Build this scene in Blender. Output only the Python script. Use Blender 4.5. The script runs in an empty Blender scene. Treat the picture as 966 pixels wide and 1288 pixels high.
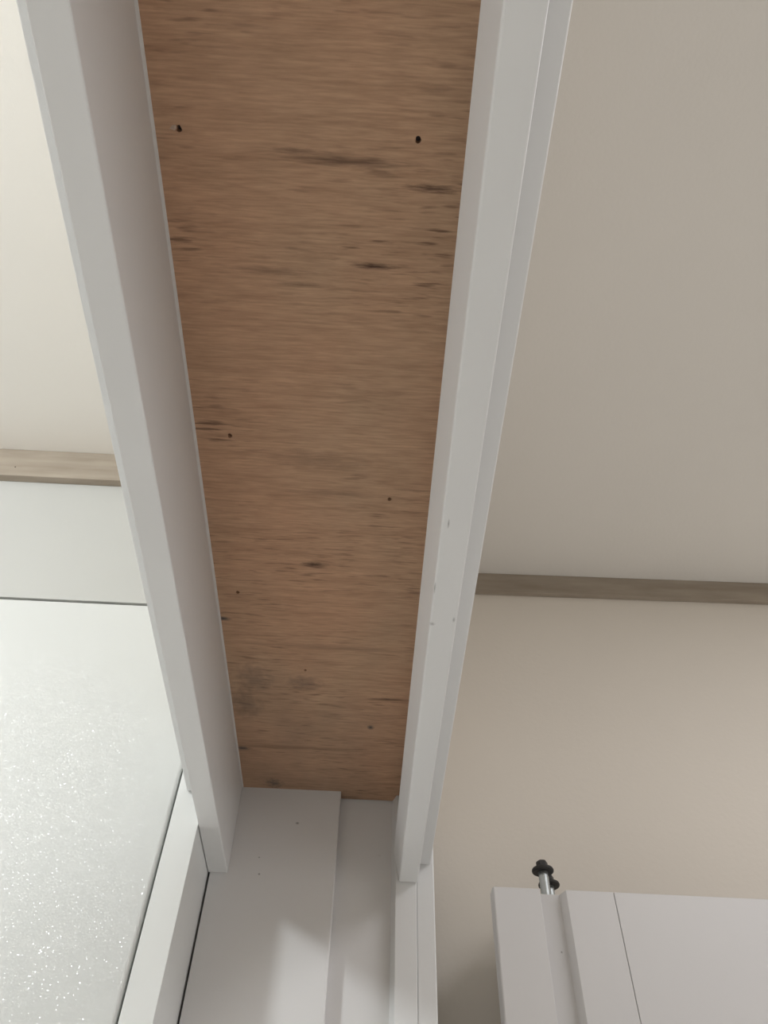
import bpy, bmesh, math, random
from mathutils import Matrix, Vector

random.seed(7)
C = bpy.context.scene.collection
S = bpy.context.scene
E = 1.55                                   # eye height above the floor

# ---------------------------------------------------------------- camera
cam = bpy.data.cameras.new('camera')
co = bpy.data.objects.new('camera', cam); C.objects.link(co)
cam.sensor_fit = 'AUTO'; cam.sensor_width = 36.0
cam.lens = 953.37 * 36.0 / 1288.0
cam.clip_start = 0.02
co.matrix_world = Matrix(((0.9988007, -0.04818007, -0.00870916, 0),
                          (-0.04304962, -0.77947566, -0.62495153, 0),
                          (0.02332163, 0.62457695, -0.78061497, E),
                          (0, 0, 0, 1)))
S.camera = co

# ---------------------------------------------------------------- world, lights, exposure
w = bpy.data.worlds.new('world'); S.world = w; w.use_nodes = True
w.node_tree.nodes['Background'].inputs[0].default_value = (0.8, 0.85, 0.9, 1)
w.node_tree.nodes['Background'].inputs[1].default_value = 0.02
S.view_settings.view_transform = 'Standard'
S.view_settings.look = 'None'
S.view_settings.exposure = 0.0
S.view_settings.gamma = 1.0
S.view_settings.use_curve_mapping = False

def light(name, kind, loc, energy, color, size=0.1, rot=(0, 0, 0), size_y=None):
    l = bpy.data.lights.new(name, kind); l.energy = energy; l.color = color
    if kind == 'AREA':
        l.size = size
        if size_y: l.shape = 'RECTANGLE'; l.size_y = size_y
    else:
        l.shadow_soft_size = size
    o = bpy.data.objects.new(name, l); C.objects.link(o); o.location = loc; o.rotation_euler = rot
    return o
# ceiling lamp of the left room (out of the frame to the left)
light('ceiling_lamp_light', 'POINT', (-1.09, -0.25, E + 0.92), 32.0, (0.91, 0.965, 1.0), 0.075)
# added fill lights at invented side windows, both outside the frame
light('right_fill_light', 'AREA', (2.35, -0.1, 1.3), 10.6, (0.97, 0.965, 1.0), 1.2, (math.radians(90), 0, math.radians(90)), 1.4)
light('left_fill_light', 'AREA', (-2.85, 0.2, 0.8), 13.6, (0.93, 0.945, 1.0), 1.4, (math.radians(90), 0, math.radians(-90)), 1.4)
# added overhead fill for the right room, no lamp seen there
light('right_overhead_fill', 'AREA', (1.0, 0.0, E + 1.02), 8.6, (0.96, 0.96, 1.0), 0.6)

# ---------------------------------------------------------------- materials
def mat(name, col, rough=0.5, bump=0.0, bump_scale=200.0, mottle=0.03, mottle_scale=4.0, metallic=0.0, spots=None, spec=0.5):
    m = bpy.data.materials.new(name); m.use_nodes = True
    nt = m.node_tree; n = nt.nodes; L = nt.links
    b = n['Principled BSDF']
    b.inputs['Roughness'].default_value = rough
    b.inputs['Metallic'].default_value = metallic
    b.inputs['Specular IOR Level'].default_value = spec
    tc = n.new('ShaderNodeTexCoord')
    no = n.new('ShaderNodeTexNoise'); no.inputs['Scale'].default_value = mottle_scale; no.inputs['Detail'].default_value = 4
    L.new(tc.outputs['Object'], no.inputs['Vector'])
    mx = n.new('ShaderNodeMix'); mx.data_type = 'RGBA'
    mx.inputs[6].default_value = (*[c * (1 - mottle) for c in col], 1)
    mx.inputs[7].default_value = (*[min(1, c * (1 + mottle)) for c in col], 1)
    L.new(no.outputs['Fac'], mx.inputs[0])
    sock = mx.outputs[2]
    if spots: sock = add_spots(nt, tc.outputs['Object'], sock, spots)
    L.new(sock, b.inputs['Base Color'])
    if bump:
        nb = n.new('ShaderNodeTexNoise'); nb.inputs['Scale'].default_value = bump_scale; nb.inputs['Detail'].default_value = 3
        L.new(tc.outputs['Object'], nb.inputs['Vector'])
        bp = n.new('ShaderNodeBump'); bp.inputs['Strength'].default_value = bump; bp.inputs['Distance'].default_value = 0.002
        L.new(nb.outputs['Fac'], bp.inputs['Height']); L.new(bp.outputs['Normal'], b.inputs['Normal'])
    return m

def math_node(nt, op, a, b=None, c=None, clamp=False):
    q = nt.nodes.new('ShaderNodeMath'); q.operation = op; q.use_clamp = clamp
    for i, v in enumerate((a, b, c)):
        if v is None: continue
        if isinstance(v, (int, float)): q.inputs[i].default_value = v
        else: nt.links.new(v, q.inputs[i])
    return q.outputs[0]

def add_spots(nt, coord, sock, spots):
    """stains, scuffs and broad tone patches with a shape of their own: (centre, radii, strength, colour, roughness of the outline)"""
    n = nt.nodes; L = nt.links
    for (c, r, strength, col, ragged) in spots:
        mp = n.new('ShaderNodeMapping'); mp.vector_type = 'POINT'
        mp.inputs['Location'].default_value = tuple(-c[i] / r[i] for i in range(3))
        mp.inputs['Scale'].default_value = tuple(1 / r[i] for i in range(3))
        L.new(coord, mp.inputs['Vector'])
        ln = n.new('ShaderNodeVectorMath'); ln.operation = 'LENGTH'; L.new(mp.outputs[0], ln.inputs[0])
        no = n.new('ShaderNodeTexNoise'); no.inputs['Scale'].default_value = 2.2; no.inputs['Detail'].default_value = 4
        L.new(mp.outputs[0], no.inputs['Vector'])
        d = math_node(nt, 'MULTIPLY_ADD', math_node(nt, 'SUBTRACT', no.outputs['Fac'], 0.5), ragged * 2.2, ln.outputs['Value'])
        f = math_node(nt, 'MULTIPLY', math_node(nt, 'SUBTRACT', 1.15, d, clamp=True), strength, clamp=True)
        mx = n.new('ShaderNodeMix'); mx.data_type = 'RGBA'
        L.new(f, mx.inputs[0]); L.new(sock, mx.inputs[6]); mx.inputs[7].default_value = (*col, 1)
        sock = mx.outputs[2]
    return sock

FR = Vector((-0.06, 0.93, 0.0))            # base of the doorway frame
def fl(x, y, z): return (x - FR.x, y - FR.y, z + E - FR.z)
GREY = (0.16, 0.15, 0.14)
WHITE = (0.80, 0.80, 0.79)
M_white = mat('white_gloss_paint', WHITE, 0.38, 0.04, 90)
M_fascia = mat('white_gloss_paint_scuffed', WHITE, 0.38, 0.04, 90, spots=[
    (fl(0.0505, 0.3384, 0.413), (0.0007, 0.0042, 0.004), 0.7, GREY, 0.6),
    (fl(0.0462, 0.4021, 0.413), (0.0006, 0.0060, 0.004), 0.7, GREY, 0.35),
    (fl(0.0640, 0.4357, 0.413), (0.0011, 0.0030, 0.004), 0.55, GREY, 0.5),
    (fl(0.0475, 0.4414, 0.413), (0.0024, 0.0020, 0.004), 0.5, GREY, 0.5),
    (fl(0.0550, 0.8710, 0.413), (0.0080, 0.0010, 0.004), 0.9, GREY, 0.7)])
M_jamb = mat('white_satin_paint_specked', (0.78, 0.77, 0.76), 0.42, 0.04, 60, spots=[
    (fl(-0.0784, 0.869, 0.4771), (0.0024, 0.004, 0.0016), 0.8, GREY, 0.4),
    (fl(-0.1149, 0.869, 0.4139), (0.0013, 0.004, 0.0013), 0.9, GREY, 0.3),
    (fl(-0.1178, 0.869, 0.4332), (0.0012, 0.004, 0.0010), 0.7, GREY, 0.3),
    (fl(0.0223, 0.884, 0.4510), (0.0030, 0.004, 0.0012), 0.35, GREY, 0.5)])
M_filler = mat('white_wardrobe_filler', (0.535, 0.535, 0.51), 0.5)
M_stile = mat('white_wardrobe_laminate', (0.80, 0.81, 0.79), 0.35)
M_cab = mat('off_white_panel_paint', (0.70, 0.685, 0.675), 0.45, 0.03, 80, spots=[((0.072, 0.012, 1.90), (0.0012, 0.004, 0.0012), 0.8, GREY, 0.3)])
M_ceil = mat('cream_ceiling_paint', (0.82, 0.79, 0.735), 0.85, 0.10, 160, 0.03, 3.0)
M_wall = mat('cream_wall_paint', (0.79, 0.735, 0.655), 0.75, 0.12, 140, 0.04, 3.5)
M_floor = mat('pale_floor_tiles', (0.74, 0.72, 0.68), 0.5)
M_dark = mat('dark_carcass_inside', (0.10, 0.10, 0.10), 0.7)
M_black = mat('black_oxide', (0.018, 0.016, 0.016), 0.5, 0.2, 400)
M_steel = mat('zinc_steel', (0.50, 0.53, 0.53), 0.42, 0.15, 500, 0.15, 150, metallic=0.75)
M_nail_shade = mat('rusty_nail', (0.05, 0.035, 0.03), 0.7)
M_splinter = mat('torn_wood', (0.55, 0.42, 0.33), 0.8)

def mat_batten():
    m = mat('unpainted_board', (0.50, 0.43, 0.34), 0.7)
    nt = m.node_tree; n = nt.nodes; L = nt.links; b = n['Principled BSDF']
    tc = n.new('ShaderNodeTexCoord')
    mp = n.new('ShaderNodeMapping'); mp.inputs['Scale'].default_value = (9, 60, 60); L.new(tc.outputs['Object'], mp.inputs['Vector'])
    no = n.new('ShaderNodeTexNoise'); no.inputs['Scale'].default_value = 1.0; no.inputs['Detail'].default_value = 5; L.new(mp.outputs[0], no.inputs['Vector'])
    cr = n.new('ShaderNodeValToRGB'); cr.color_ramp.elements[0].position = 0.3; cr.color_ramp.elements[1].position = 0.75
    cr.color_ramp.elements[0].color = (0.31, 0.258, 0.20, 1); cr.color_ramp.elements[1].color = (0.42, 0.36, 0.29, 1)
    L.new(no.outputs['Fac'], cr.inputs[0]); L.new(cr.outputs[0], b.inputs['Base Color'])
    return m
M_batten = mat_batten()

def mat_ply():
    m = bpy.data.materials.new('bare_plywood'); m.use_nodes = True
    nt = m.node_tree; n = nt.nodes; L = nt.links; b = n['Principled BSDF']
    b.inputs['Roughness'].default_value = 0.62; b.inputs['Specular IOR Level'].default_value = 0.3
    tc = n.new('ShaderNodeTexCoord')
    def noise(scale, detail=4, rough=0.55, dist=0.0):
        mp = n.new('ShaderNodeMapping'); mp.inputs['Scale'].default_value = scale
        mp.inputs['Rotation'].default_value = (0, 0, math.radians(-1.0))
        L.new(tc.outputs['Object'], mp.inputs['Vector'])
        q = n.new('ShaderNodeTexNoise'); q.inputs['Scale'].default_value = 1.0; q.inputs['Detail'].default_value = detail
        q.inputs['Roughness'].default_value = rough; q.inputs['Distortion'].default_value = dist
        L.new(mp.outputs[0], q.inputs['Vector']); return q.outputs['Fac']
    def ramp(f, stops):
        r = n.new('ShaderNodeValToRGB'); L.new(f, r.inputs[0]); e = r.color_ramp.elements
        e[0].position, e[0].color = stops[0][0], (*stops[0][1], 1); e[1].position, e[1].color = stops[-1][0], (*stops[-1][1], 1)
        for p_, c_ in stops[1:-1]:
            k = e.new(p_); k.color = (*c_, 1)
        return r.outputs[0]
    def mix(f, a, c, mode='MIX'):
        x = n.new('ShaderNodeMix'); x.data_type = 'RGBA'; x.blend_type = mode
        if isinstance(f, (int, float)): x.inputs[0].default_value = f
        else: L.new(f, x.inputs[0])
        L.new(a, x.inputs[6])
        if isinstance(c, tuple): x.inputs[7].default_value = (*c, 1)
        else: L.new(c, x.inputs[7])
        return x.outputs[2]
    base = ramp(noise((7, 5, 5), 3), [(0.35, (0.560, 0.338, 0.213)), (0.52, (0.545, 0.344, 0.220)), (0.68, (0.53, 0.352, 0.229))])
    grain = ramp(noise((11, 120, 20), 6, 0.65, 0.4), [(0.28, (0.80, 0.77, 0.74)), (0.5, (0.99, 0.99, 0.99)), (0.74, (1.09, 1.08, 1.07))])
    c1 = mix(1.0, base, grain, 'MULTIPLY')
    fine = ramp(noise((45, 600, 30), 3, 0.6), [(0.3, (0.84, 0.82, 0.80)), (0.7, (1.12, 1.12, 1.12))])
    c2 = mix(1.0, c1, fine, 'MULTIPLY')
    pores = ramp(noise((40, 330, 30), 2, 0.5), [(0.56, (0, 0, 0)), (0.72, (1, 1, 1))])
    patch = ramp(noise((6, 14, 6), 3), [(0.36, (0, 0, 0)), (0.62, (1, 1, 1))])
    c3 = mix(math_node(nt, 'MULTIPLY', math_node(nt, 'MULTIPLY', pores, patch), 0.85), c2, (0.145, 0.075, 0.045))
    DK = (0.090, 0.045, 0.028); BL = (0.06, 0.058, 0.06)
    H = 0.5216
    P = lambda x, y: fl(x, y, H)
    spots = [(P(-0.030, 0.1300), (0.045, 0.0035, 0.02), 0.75, DK, 0.9),
             (P(-0.062, 0.1255), (0.020, 0.0020, 0.02), 0.55, DK, 0.9),
             (P(0.0260, 0.1440), (0.022, 0.0024, 0.02), 0.85, DK, 0.9),
             (P(-0.0109, 0.1979), (0.017, 0.0024, 0.02), 1.0, DK, 0.7),
             (P(-0.0837, 0.2050), (0.030, 0.0030, 0.02), 0.45, DK, 1.0),
             (P(-0.060, 0.2140), (0.020, 0.0020, 0.02), 0.45, DK, 1.0),
             (P(-0.0569, 0.4845), (0.0135, 0.0034, 0.02), 1.0, DK, 0.5),
             (P(-0.0584, 0.3650), (0.045, 0.0100, 0.02), 0.30, DK, 1.1),
             (P(-0.0400, 0.400), (0.05, 0.004, 0.02), 0.35, DK, 1.1),
             (P(0.0233, 0.6810), (0.026, 0.0022, 0.02), 0.85, DK, 0.8),
             (P(-0.125, 0.655), (0.020, 0.022, 0.02), 0.38, BL, 1.0),
             (P(-0.136, 0.700), (0.018, 0.026, 0.02), 0.38, BL, 1.0),
             (P(-0.070, 0.660), (0.020, 0.012, 0.02), 0.40, BL, 1.1),
             (P(-0.1487, 0.5639), (0.0075, 0.0032, 0.02), 1.0, BL, 0.4),
             (P(-0.1460, 0.7853), (0.0105, 0.0042, 0.02), 1.0, BL, 0.5),
             (P(-0.1117, 0.8570), (0.012, 0.010, 0.02), 0.8, BL, 0.9),
             (P(0.0040, 0.7333), (0.0042, 0.0042, 0.02), 1.0, BL, 0.5),
             (P(-0.040, 0.60), (0.10, 0.004, 0.02), 0.35, DK, 1.1),
             (P(-0.070, 0.86), (0.15, 0.20, 0.02), 0.40, (0.20, 0.15, 0.115), 0.9),  # broad ragged area, darker and greyer towards the far end
             (P(-0.080, 0.78), (0.12, 0.0035, 0.02), 0.35, DK, 1.1)]
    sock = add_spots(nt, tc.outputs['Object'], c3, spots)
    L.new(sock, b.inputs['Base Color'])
    bp = n.new('ShaderNodeBump'); bp.inputs['Strength'].default_value = 0.15; bp.inputs['Distance'].default_value = 0.001
    L.new(noise((30, 700, 30), 3), bp.inputs['Height']); L.new(bp.outputs[0], b.inputs['Normal'])
    return m
M_ply = mat_ply()

def mat_glitter():
    m = bpy.data.materials.new('white_glitter_gloss'); m.use_nodes = True
    nt = m.node_tree; n = nt.nodes; L = nt.links; b = n['Principled BSDF']
    b.inputs['Base Color'].default_value = (0.675, 0.685, 0.665, 1); b.inputs['Roughness'].default_value = 0.50
    b.inputs['Specular IOR Level'].default_value = 0.35
    tc = n.new('ShaderNodeTexCoord')
    vo = n.new('ShaderNodeTexVoronoi'); vo.inputs['Scale'].default_value = 820.0; L.new(tc.outputs['Object'], vo.inputs['Vector'])
    geo = n.new('ShaderNodeNewGeometry')
    sub = n.new('ShaderNodeVectorMath'); sub.operation = 'SUBTRACT'; L.new(vo.outputs['Color'], sub.inputs[0]); sub.inputs[1].default_value = (0.5, 0.5, 0.5)
    sc = n.new('ShaderNodeVectorMath'); sc.operation = 'SCALE'; L.new(sub.outputs[0], sc.inputs[0]); sc.inputs['Scale'].default_value = 0.42
    ad = n.new('ShaderNodeVectorMath'); ad.operation = 'ADD'; L.new(geo.outputs['Normal'], ad.inputs[0]); L.new(sc.outputs[0], ad.inputs[1])
    nm = n.new('ShaderNodeVectorMath'); nm.operation = 'NORMALIZE'; L.new(ad.outputs[0], nm.inputs[0])
    gl = n.new('ShaderNodeBsdfGlossy'); gl.inputs['Roughness'].default_value = 0.24; gl.inputs['Color'].default_value = (0.9, 0.9, 0.9, 1)
    L.new(nm.outputs[0], gl.inputs['Normal'])
    wn = n.new('ShaderNodeTexWhiteNoise'); L.new(vo.outputs['Position'], wn.inputs['Vector'])
    near = math_node(nt, 'LESS_THAN', vo.outputs['Distance'], 0.36)
    pick = math_node(nt, 'MULTIPLY', math_node(nt, 'GREATER_THAN', wn.outputs['Value'], 0.66), near)
    fac = math_node(nt, 'MULTIPLY', pick, 0.125)
    L.new(fac, gl.inputs['Color'])
    ms = n.new('ShaderNodeAddShader'); L.new(b.outputs[0], ms.inputs[0]); L.new(gl.outputs[0], ms.inputs[1])
    L.new(ms.outputs[0], n['Material Output'].inputs['Surface'])
    return m
M_glitter = mat_glitter()

# ---------------------------------------------------------------- mesh helpers
def link(name, me, m, parent=None, loc=(0, 0, 0)):
    me.materials.append(m)
    o = bpy.data.objects.new(name, me); C.objects.link(o)
    o.location = loc
    if parent: o.parent = parent
    return o

def finish(name, bm, m, parent=None, loc=(0, 0, 0), smooth=False):
    bmesh.ops.recalc_face_normals(bm, faces=bm.faces)
    me = bpy.data.meshes.new(name); bm.to_mesh(me); bm.free()
    if smooth:
        for p in me.polygons: p.use_smooth = True
    return link(name, me, m, parent, loc)

def box(name, a, b, m, parent=None, bevel=0.0, seg=2, base=None):
    """a, b: opposite corners in room coordinates, heights from eye level"""
    base = base if base is not None else Vector((0, 0, 0))
    lo = Vector((min(a[0], b[0]), min(a[1], b[1]), min(a[2], b[2]) + E)); hi = Vector((max(a[0], b[0]), max(a[1], b[1]), max(a[2], b[2]) + E))
    own = None
    if parent is None:
        own = Vector(((lo.x + hi.x) / 2, (lo.y + hi.y) / 2, lo.z)); base = own
    bm = bmesh.new(); bmesh.ops.create_cube(bm, size=1)
    for v in bm.verts:
        v.co = Vector((lo[i] + (v.co[i] + 0.5) * (hi[i] - lo[i]) for i in range(3))) - base
    if bevel: bmesh.ops.bevel(bm, geom=bm.edges[:], offset=bevel, segments=seg, profile=0.5, affect='EDGES')
    return finish(name, bm, m, parent, own if own is not None else (0, 0, 0))

def prism(name, pts, z0, z1, m, parent, base, bevel=0.0):
    """plan outline (x, y) extruded upward"""
    bm = bmesh.new()
    lo = [bm.verts.new(Vector((x, y, z0 + E)) - base) for x, y in pts]
    hi = [bm.verts.new(Vector((x, y, z1 + E)) - base) for x, y in pts]
    bm.faces.new(lo); bm.faces.new(hi)
    for i in range(len(pts)):
        j = (i + 1) % len(pts); bm.faces.new((lo[i], lo[j], hi[j], hi[i]))
    bmesh.ops.recalc_face_normals(bm, faces=bm.faces)
    if bevel: bmesh.ops.bevel(bm, geom=bm.edges[:], offset=bevel, segments=2, profile=0.5, affect='EDGES')
    return finish(name, bm, m, parent)

def beam(name, sec0, y0, sec1, y1, m, parent, base, bevel=0.0):
    """section (x, z) at y0 joined to a section at y1"""
    bm = bmesh.new()
    a = [bm.verts.new(Vector((x, y0, z + E)) - base) for x, z in sec0]
    b = [bm.verts.new(Vector((x, y1, z + E)) - base) for x, z in sec1]
    bm.faces.new(a); bm.faces.new(b)
    for i in range(len(a)):
        j = (i + 1) % len(a); bm.faces.new((a[i], a[j], b[j], b[i]))
    bmesh.ops.recalc_face_normals(bm, faces=bm.faces)
    if bevel: bmesh.ops.bevel(bm, geom=bm.edges[:], offset=bevel, segments=2, profile=0.5, affect='EDGES')
    return finish(name, bm, m, parent)

def lathe(name, prof, m, parent, loc, n=28, hexa=False, smooth=True):
    bm = bmesh.new(); n = 6 if hexa else n; rings = []
    for r, z in prof:
        rings.append([bm.verts.new((r * math.cos(2 * math.pi * k / n), r * math.sin(2 * math.pi * k / n), z)) for k in range(n)])
    for r0, r1 in zip(rings, rings[1:]):
        for k in range(n): bm.faces.new((r0[k], r0[(k + 1) % n], r1[(k + 1) % n], r1[k]))
    bm.faces.new(rings[0]); bm.faces.new(rings[-1])
    o = finish(name, bm, m, parent, loc)
    if smooth and not hexa:
        for p in o.data.polygons: p.use_smooth = len(p.vertices) == 4
    return o

def empty(name, loc, label, cat, rz=0.0):
    o = bpy.data.objects.new(name, None); C.objects.link(o); o.location = loc; o.rotation_euler = (0, 0, rz)
    o.empty_display_size = 0.1
    o['label'] = label; o['category'] = cat
    return o

def struct(o, label=None):
    o['kind'] = 'structure'
    if label: o['label'] = label
    return o

# ---------------------------------------------------------------- the room shell
ZC = 1.0639                                # ceiling above eye level
XL, XR, YN, YF = -2.9, 2.4, -2.6, 1.38
struct(box('floor', (XL, YN, -E - 0.05), (XR, YF, -E), M_floor))
struct(box('ceiling', (XL, YN, ZC), (XR, YF, ZC + 0.05), M_ceil))
struct(box('wall_left', (XL - 0.06, YN, -E), (XL, YF, ZC), M_wall))
struct(box('wall_right', (XR, YN, -E), (XR + 0.06, YF, ZC), M_wall))
struct(box('wall_near', (XL, YN - 0.06, -E), (XR, YN, ZC), M_wall))
struct(box('wall_far', (XL, YF, -E), (-0.16, YF + 0.06, ZC), M_wall))
# the wall behind the right room leans a degree off square
yw = lambda x, off=0.0: 0.9995 + off - 0.01627 * (x - 0.1966)
wb = Vector((1.2, 1.0, 0.0))
struct(prism('wall_back', [(-0.16, yw(-0.16)), (XR, yw(XR)), (XR, YF + 0.06), (-0.16, YF + 0.06)], -E, ZC, M_wall, None, Vector((0, 0, 0))))
struct(box('wall_middle', (-0.170, YN, -E), (0.064, -1.0, ZC), M_wall))
struct(box('wall_header', (-0.170, -1.0, 0.545), (0.064, 0.985, ZC), M_wall))

# invented window frames, added around the two side fill lights
def added_window(n, x0, x1, yc, zc, wd, ht):
    z0, z1, y0, y1 = zc - ht / 2 - E, zc + ht / 2 - E, yc - wd / 2, yc + wd / 2
    wf = struct(box('added_window_%d' % n, (x0, y0 - 0.06, z0), (x1, y0, z1), M_white))
    for a_, b_ in (((x0, y1, z0), (x1, y1 + 0.06, z1)), ((x0, y0 - 0.06, z1), (x1, y1 + 0.06, z1 + 0.06)), ((x0, y0 - 0.06, z0 - 0.06), (x1, y1 + 0.06, z0))):
        box('added_window_frame', a_, b_, M_white, wf, 0.0, 2, Vector(wf.location))
added_window(1, 2.36, 2.40, -0.1, 1.3, 1.2, 1.4)
added_window(2, -2.90, -2.86, 0.2, 0.8, 1.4, 1.4)

# unpainted battens where wall and ceiling meet
t1 = empty('wooden_batten', (-0.70, 0.7533, E + 0.9899), 'bare pale wood batten along the ceiling above the glossy white wardrobe', 'batten')
b1 = Vector(t1.location)
box('board', (-1.24, 0.7531, 0.9899), (-0.1706, 0.7661, ZC - 0.0004), M_batten, t1, 0.0008, 2, b1)
lathe('nail_or_hole_shade', [(0.0009, 0), (0.0009, 0.0008)], M_nail_shade, t1, (0, 0, 0), 10)
nh = t1.children[-1] if t1.children else None
for ch in t1.children:
    if ch.name.startswith('nail_or_hole_shade'):
        ch.location = Vector((-0.6027, 0.7530, 1.0125 + E)) - b1; ch.rotation_euler = (math.radians(90), 0, 0)
t2 = empty('wooden_batten', (1.0, yw(1.0, -0.01), E + 1.0146), 'bare brown wood batten along the ceiling over the cream wall on the right', 'batten')
b2 = Vector(t2.location)
prism('board', [(0.066, yw(0.066, -0.010)), (2.39, yw(2.39, -0.010)), (2.39, yw(2.39, -0.0003)), (0.066, yw(0.066, -0.0003))], 1.0146, ZC - 0.0004, M_batten, t2, b2, 0.0008)

# ---------------------------------------------------------------- doorway frame
H, ZB, ZO = 0.5216, 0.4130, 0.4355         # plywood, inner boards, outer boards
YA = -0.985                                # near end of the head
frame = empty('door_frame', FR, 'white painted doorway frame with a bare brown plywood strip set between its head boards', 'door frame')

# plywood soffit with drilled nail holes
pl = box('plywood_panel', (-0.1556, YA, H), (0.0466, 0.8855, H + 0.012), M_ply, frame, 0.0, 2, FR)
pl['label'] = 'bare brown plywood with dark streaks and nail holes'
holes = [(-0.1368, 0.1160, 0.0017), (0.0144, 0.1152, 0.0018), (-0.1240, 0.3453, 0.0017), (0.0100, 0.4031, 0.0016),
         (-0.1315, 0.5259, 0.0016), (-0.0684, 0.6378, 0.0013)]
cutters = []
for hx, hy, hr in holes:
    bm = bmesh.new()
    bmesh.ops.create_cone(bm, cap_ends=True, segments=14, radius1=hr * 1.15, radius2=hr * 0.8, depth=0.010)
    for v in bm.verts:
        a = math.atan2(v.co.y, v.co.x); v.co.x *= 1 + 0.15 * math.sin(3 * a + hx * 90); v.co.y *= 1.25
        v.co += Vector((hx, hy, H + E + 0.002)) - FR
    bmesh.ops.recalc_face_normals(bm, faces=bm.faces)
    me = bpy.data.meshes.new('cut'); bm.to_mesh(me); bm.free()
    c = bpy.data.objects.new('cut', me); C.objects.link(c); c.parent = frame; cutters.append(c)
    md = pl.modifiers.new('hole', 'BOOLEAN'); md.object = c; md.operation = 'DIFFERENCE'; md.solver = 'EXACT'
bpy.context.view_layer.update()
dg = bpy.context.evaluated_depsgraph_get()
nm = bpy.data.meshes.new_from_object(pl.evaluated_get(dg))
pl.modifiers.clear(); pl.data = nm
for c in cutters:
    me = c.data; bpy.data.objects.remove(c); bpy.data.meshes.remove(me)
for hx, hy, hr in holes:
    lathe('nail_or_hole_shade', [(hr * 0.8, 0), (hr * 0.85, 0.0008)], M_nail_shade, pl, Vector((hx, hy, H + E + 0.0040)) - FR, 10)  # dark discs put deep in the holes to stand for their shade
bm = bmesh.new()                           # torn chip beside the first hole
vs = [bm.verts.new(Vector(v) + Vector((-0.1392, 0.1152, H + E)) - FR) for v in ((-0.0036, 0.0009, 0), (-0.0006, 0.0020, 0), (0.0012, 0.0005, 0), (0.0004, -0.0014, 0), (-0.0016, -0.0010, 0), (-0.0003, 0.0002, -0.0009))]
for k in range(5): bm.faces.new((vs[k], vs[(k + 1) % 5], vs[5]))
bm.faces.new(vs[:5])
finish('splinter', bm, M_splinter, pl)

# head boards: inner boards hang lowest, outer boards sit higher
lb = beam('inner_head_board', [(-0.1730, ZB), (-0.1534, ZB), (-0.1556, H + 0.02), (-0.1730, H + 0.02)], YA,
          [(-0.1728, ZB), (-0.1506, ZB), (-0.1524, H + 0.02), (-0.1728, H + 0.02)], 0.8684, M_white, frame, FR, 0.0010)
beam('sealant_bead', [(-0.1552, H), (-0.1536, H), (-0.1552, H - 0.0030)], YA + 0.01, [(-0.1522, H), (-0.1507, H), (-0.1520, H - 0.0030)], 0.868, M_white, frame, FR)
rb = beam('inner_head_board', [(0.0466, ZB), (0.0667, ZB), (0.0667, H - 0.0005), (0.0470, H - 0.0005), (0.0395, 0.450)], YA,
          [(0.0452, ZB), (0.0664, ZB), (0.0664, H - 0.0005), (0.0460, H - 0.0005), (0.0383, 0.450)], 0.8716, M_fascia, frame, FR, 0.0013)
beam('outer_head_board', [(-0.1932, 0.452), (-0.1742, 0.452), (-0.1742, 0.545), (-0.1932, 0.545)], YA,
     [(-0.1936, 0.452), (-0.1742, 0.452), (-0.1742, 0.545), (-0.1936, 0.545)], 0.7660, M_white, frame, FR, 0.0010)
beam('outer_head_board', [(0.0672, ZO), (0.0814, ZO), (0.0814, 0.545), (0.0672, 0.545)], YA,
     [(0.0672, ZO), (0.0814, ZO), (0.0814, 0.545), (0.0672, 0.545)], 0.8734, M_white, frame, FR, 0.0010)

# far jamb: wide panel, recessed channel, stop and casing
box('jamb_panel', (-0.1712, 0.8690, -E), (-0.0285, 0.985, 0.540), M_jamb, frame, 0.0010, 2, FR)
box('jamb_channel', (-0.0287, 0.8870, -E), (0.0440, 0.985, 0.545), M_jamb, frame, 0.0, 2, FR)
prism('jamb_stop', [(0.0366, 0.8872), (0.0412, 0.8725), (0.0652, 0.8725), (0.0652, 0.985), (0.0400, 0.985)], -E, 0.540, M_white, frame, FR, 0.0007)
box('jamb_casing', (0.0655, 0.8742, -E), (0.0857, 0.9880, 0.545), M_white, frame, 0.0012, 2, FR)
# near jamb, behind the viewer
box('jamb_panel', (-0.1728, -1.0, -E), (0.0667, YA, 0.545), M_jamb, frame, 0.0010, 2, FR)

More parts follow.
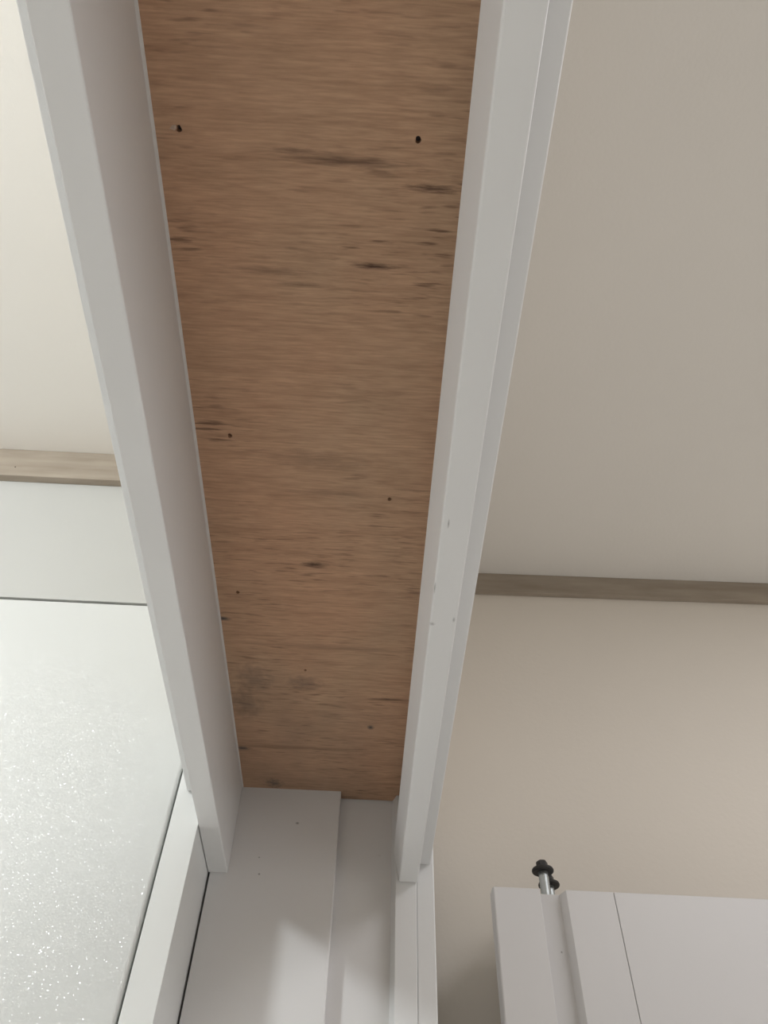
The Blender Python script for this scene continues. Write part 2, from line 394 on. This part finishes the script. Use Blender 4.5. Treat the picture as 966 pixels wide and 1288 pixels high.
# ---------------------------------------------------------------- wardrobe on the left
W = Vector((-0.70, 0.7667, 0.0))
ward = empty('wardrobe', W, 'tall glossy white glitter wardrobe left of the doorway frame', 'wardrobe')
box('end_panel', (-0.2036, 0.7667, -E), (-0.1735, 1.36, 0.985), M_stile, ward, 0.0005, 2, W)
box('end_panel', (-1.2600, 0.7667, -E), (-1.2400, 1.36, 0.975), M_stile, ward, 0.0005, 2, W)
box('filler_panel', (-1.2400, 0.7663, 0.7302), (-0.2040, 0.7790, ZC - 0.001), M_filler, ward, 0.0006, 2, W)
box('carcass', (-1.2390, 0.7880, -E), (-0.2040, 1.36, 0.985), M_dark, ward, 0.0, 2, W)
for x0, x1 in ((-0.7220, -0.2060), (-1.2380, -0.7250)):
    d = box('door', (x0, 0.7660, -E + 0.02), (x1, 0.7860, 0.7270), M_glitter, ward, 0.0035, 4, W)
    d['label'] = 'glossy white glitter door'

# ---------------------------------------------------------------- grooved panel on the right
CB = Vector((0.152, 0.870, 0.0))
ZT = 0.4121
cab = empty('grooved_panel', CB, 'off-white grooved upright panel with two black bolts on its top, before the cream wall', 'panel', math.radians(0.31))
def rounded(x, y, r, n=5):                 # front left corner turned over a small radius
    return [(x + r - r * math.sin(math.pi / 2 * k / n), y + r - r * math.cos(math.pi / 2 * k / n)) for k in range(n + 1)]
cp = list(reversed(rounded(0.152, 0.870, 0.0022)))
prism('stile', [(0.152, 0.890)] + cp + [(0.2062, 0.870), (0.2069, 0.8825), (0.2312, 0.8825), (0.2362, 0.870), (0.2908, 0.870), (0.2908, 0.890)], -E, ZT, M_cab, cab, CB, 0.0006)
box('board', (0.2914, 0.8700, -E), (0.80, 0.890, ZT), M_cab, cab, 0.0007, 2, CB)
box('rear_rail', (0.176, 0.8905, -E), (0.80, 0.955, ZT), M_cab, cab, 0.0007, 2, CB)
for bx, by in ((0.2192, 0.8960), (0.2332, 0.9310)):
    base = Vector((bx, by, E + ZT - 0.002)) - CB
    prof = [(0.0060, 0.0)]
    for k in range(11):                    # screw thread
        z = 0.002 + k * 0.0026
        prof += [(0.0060, z), (0.0053, z + 0.0013)]
    prof += [(0.0060, 0.0335)]
    bolt = lathe('bolt', prof, M_steel, cab, base)
    bolt['label'] = 'zinc steel bolt with a black flanged head'
    lathe('flange', [(0.0112, 0.0), (0.0128, 0.0010), (0.0131, 0.0025), (0.0125, 0.0040), (0.0095, 0.0054), (0.0072, 0.0062)], M_black, bolt, (0, 0, 0.0334))
    lathe('bolt_head', [(0.0070, 0.0), (0.0070, 0.0060), (0.0058, 0.0075)], M_black, bolt, (0, 0, 0.0394), hexa=True)
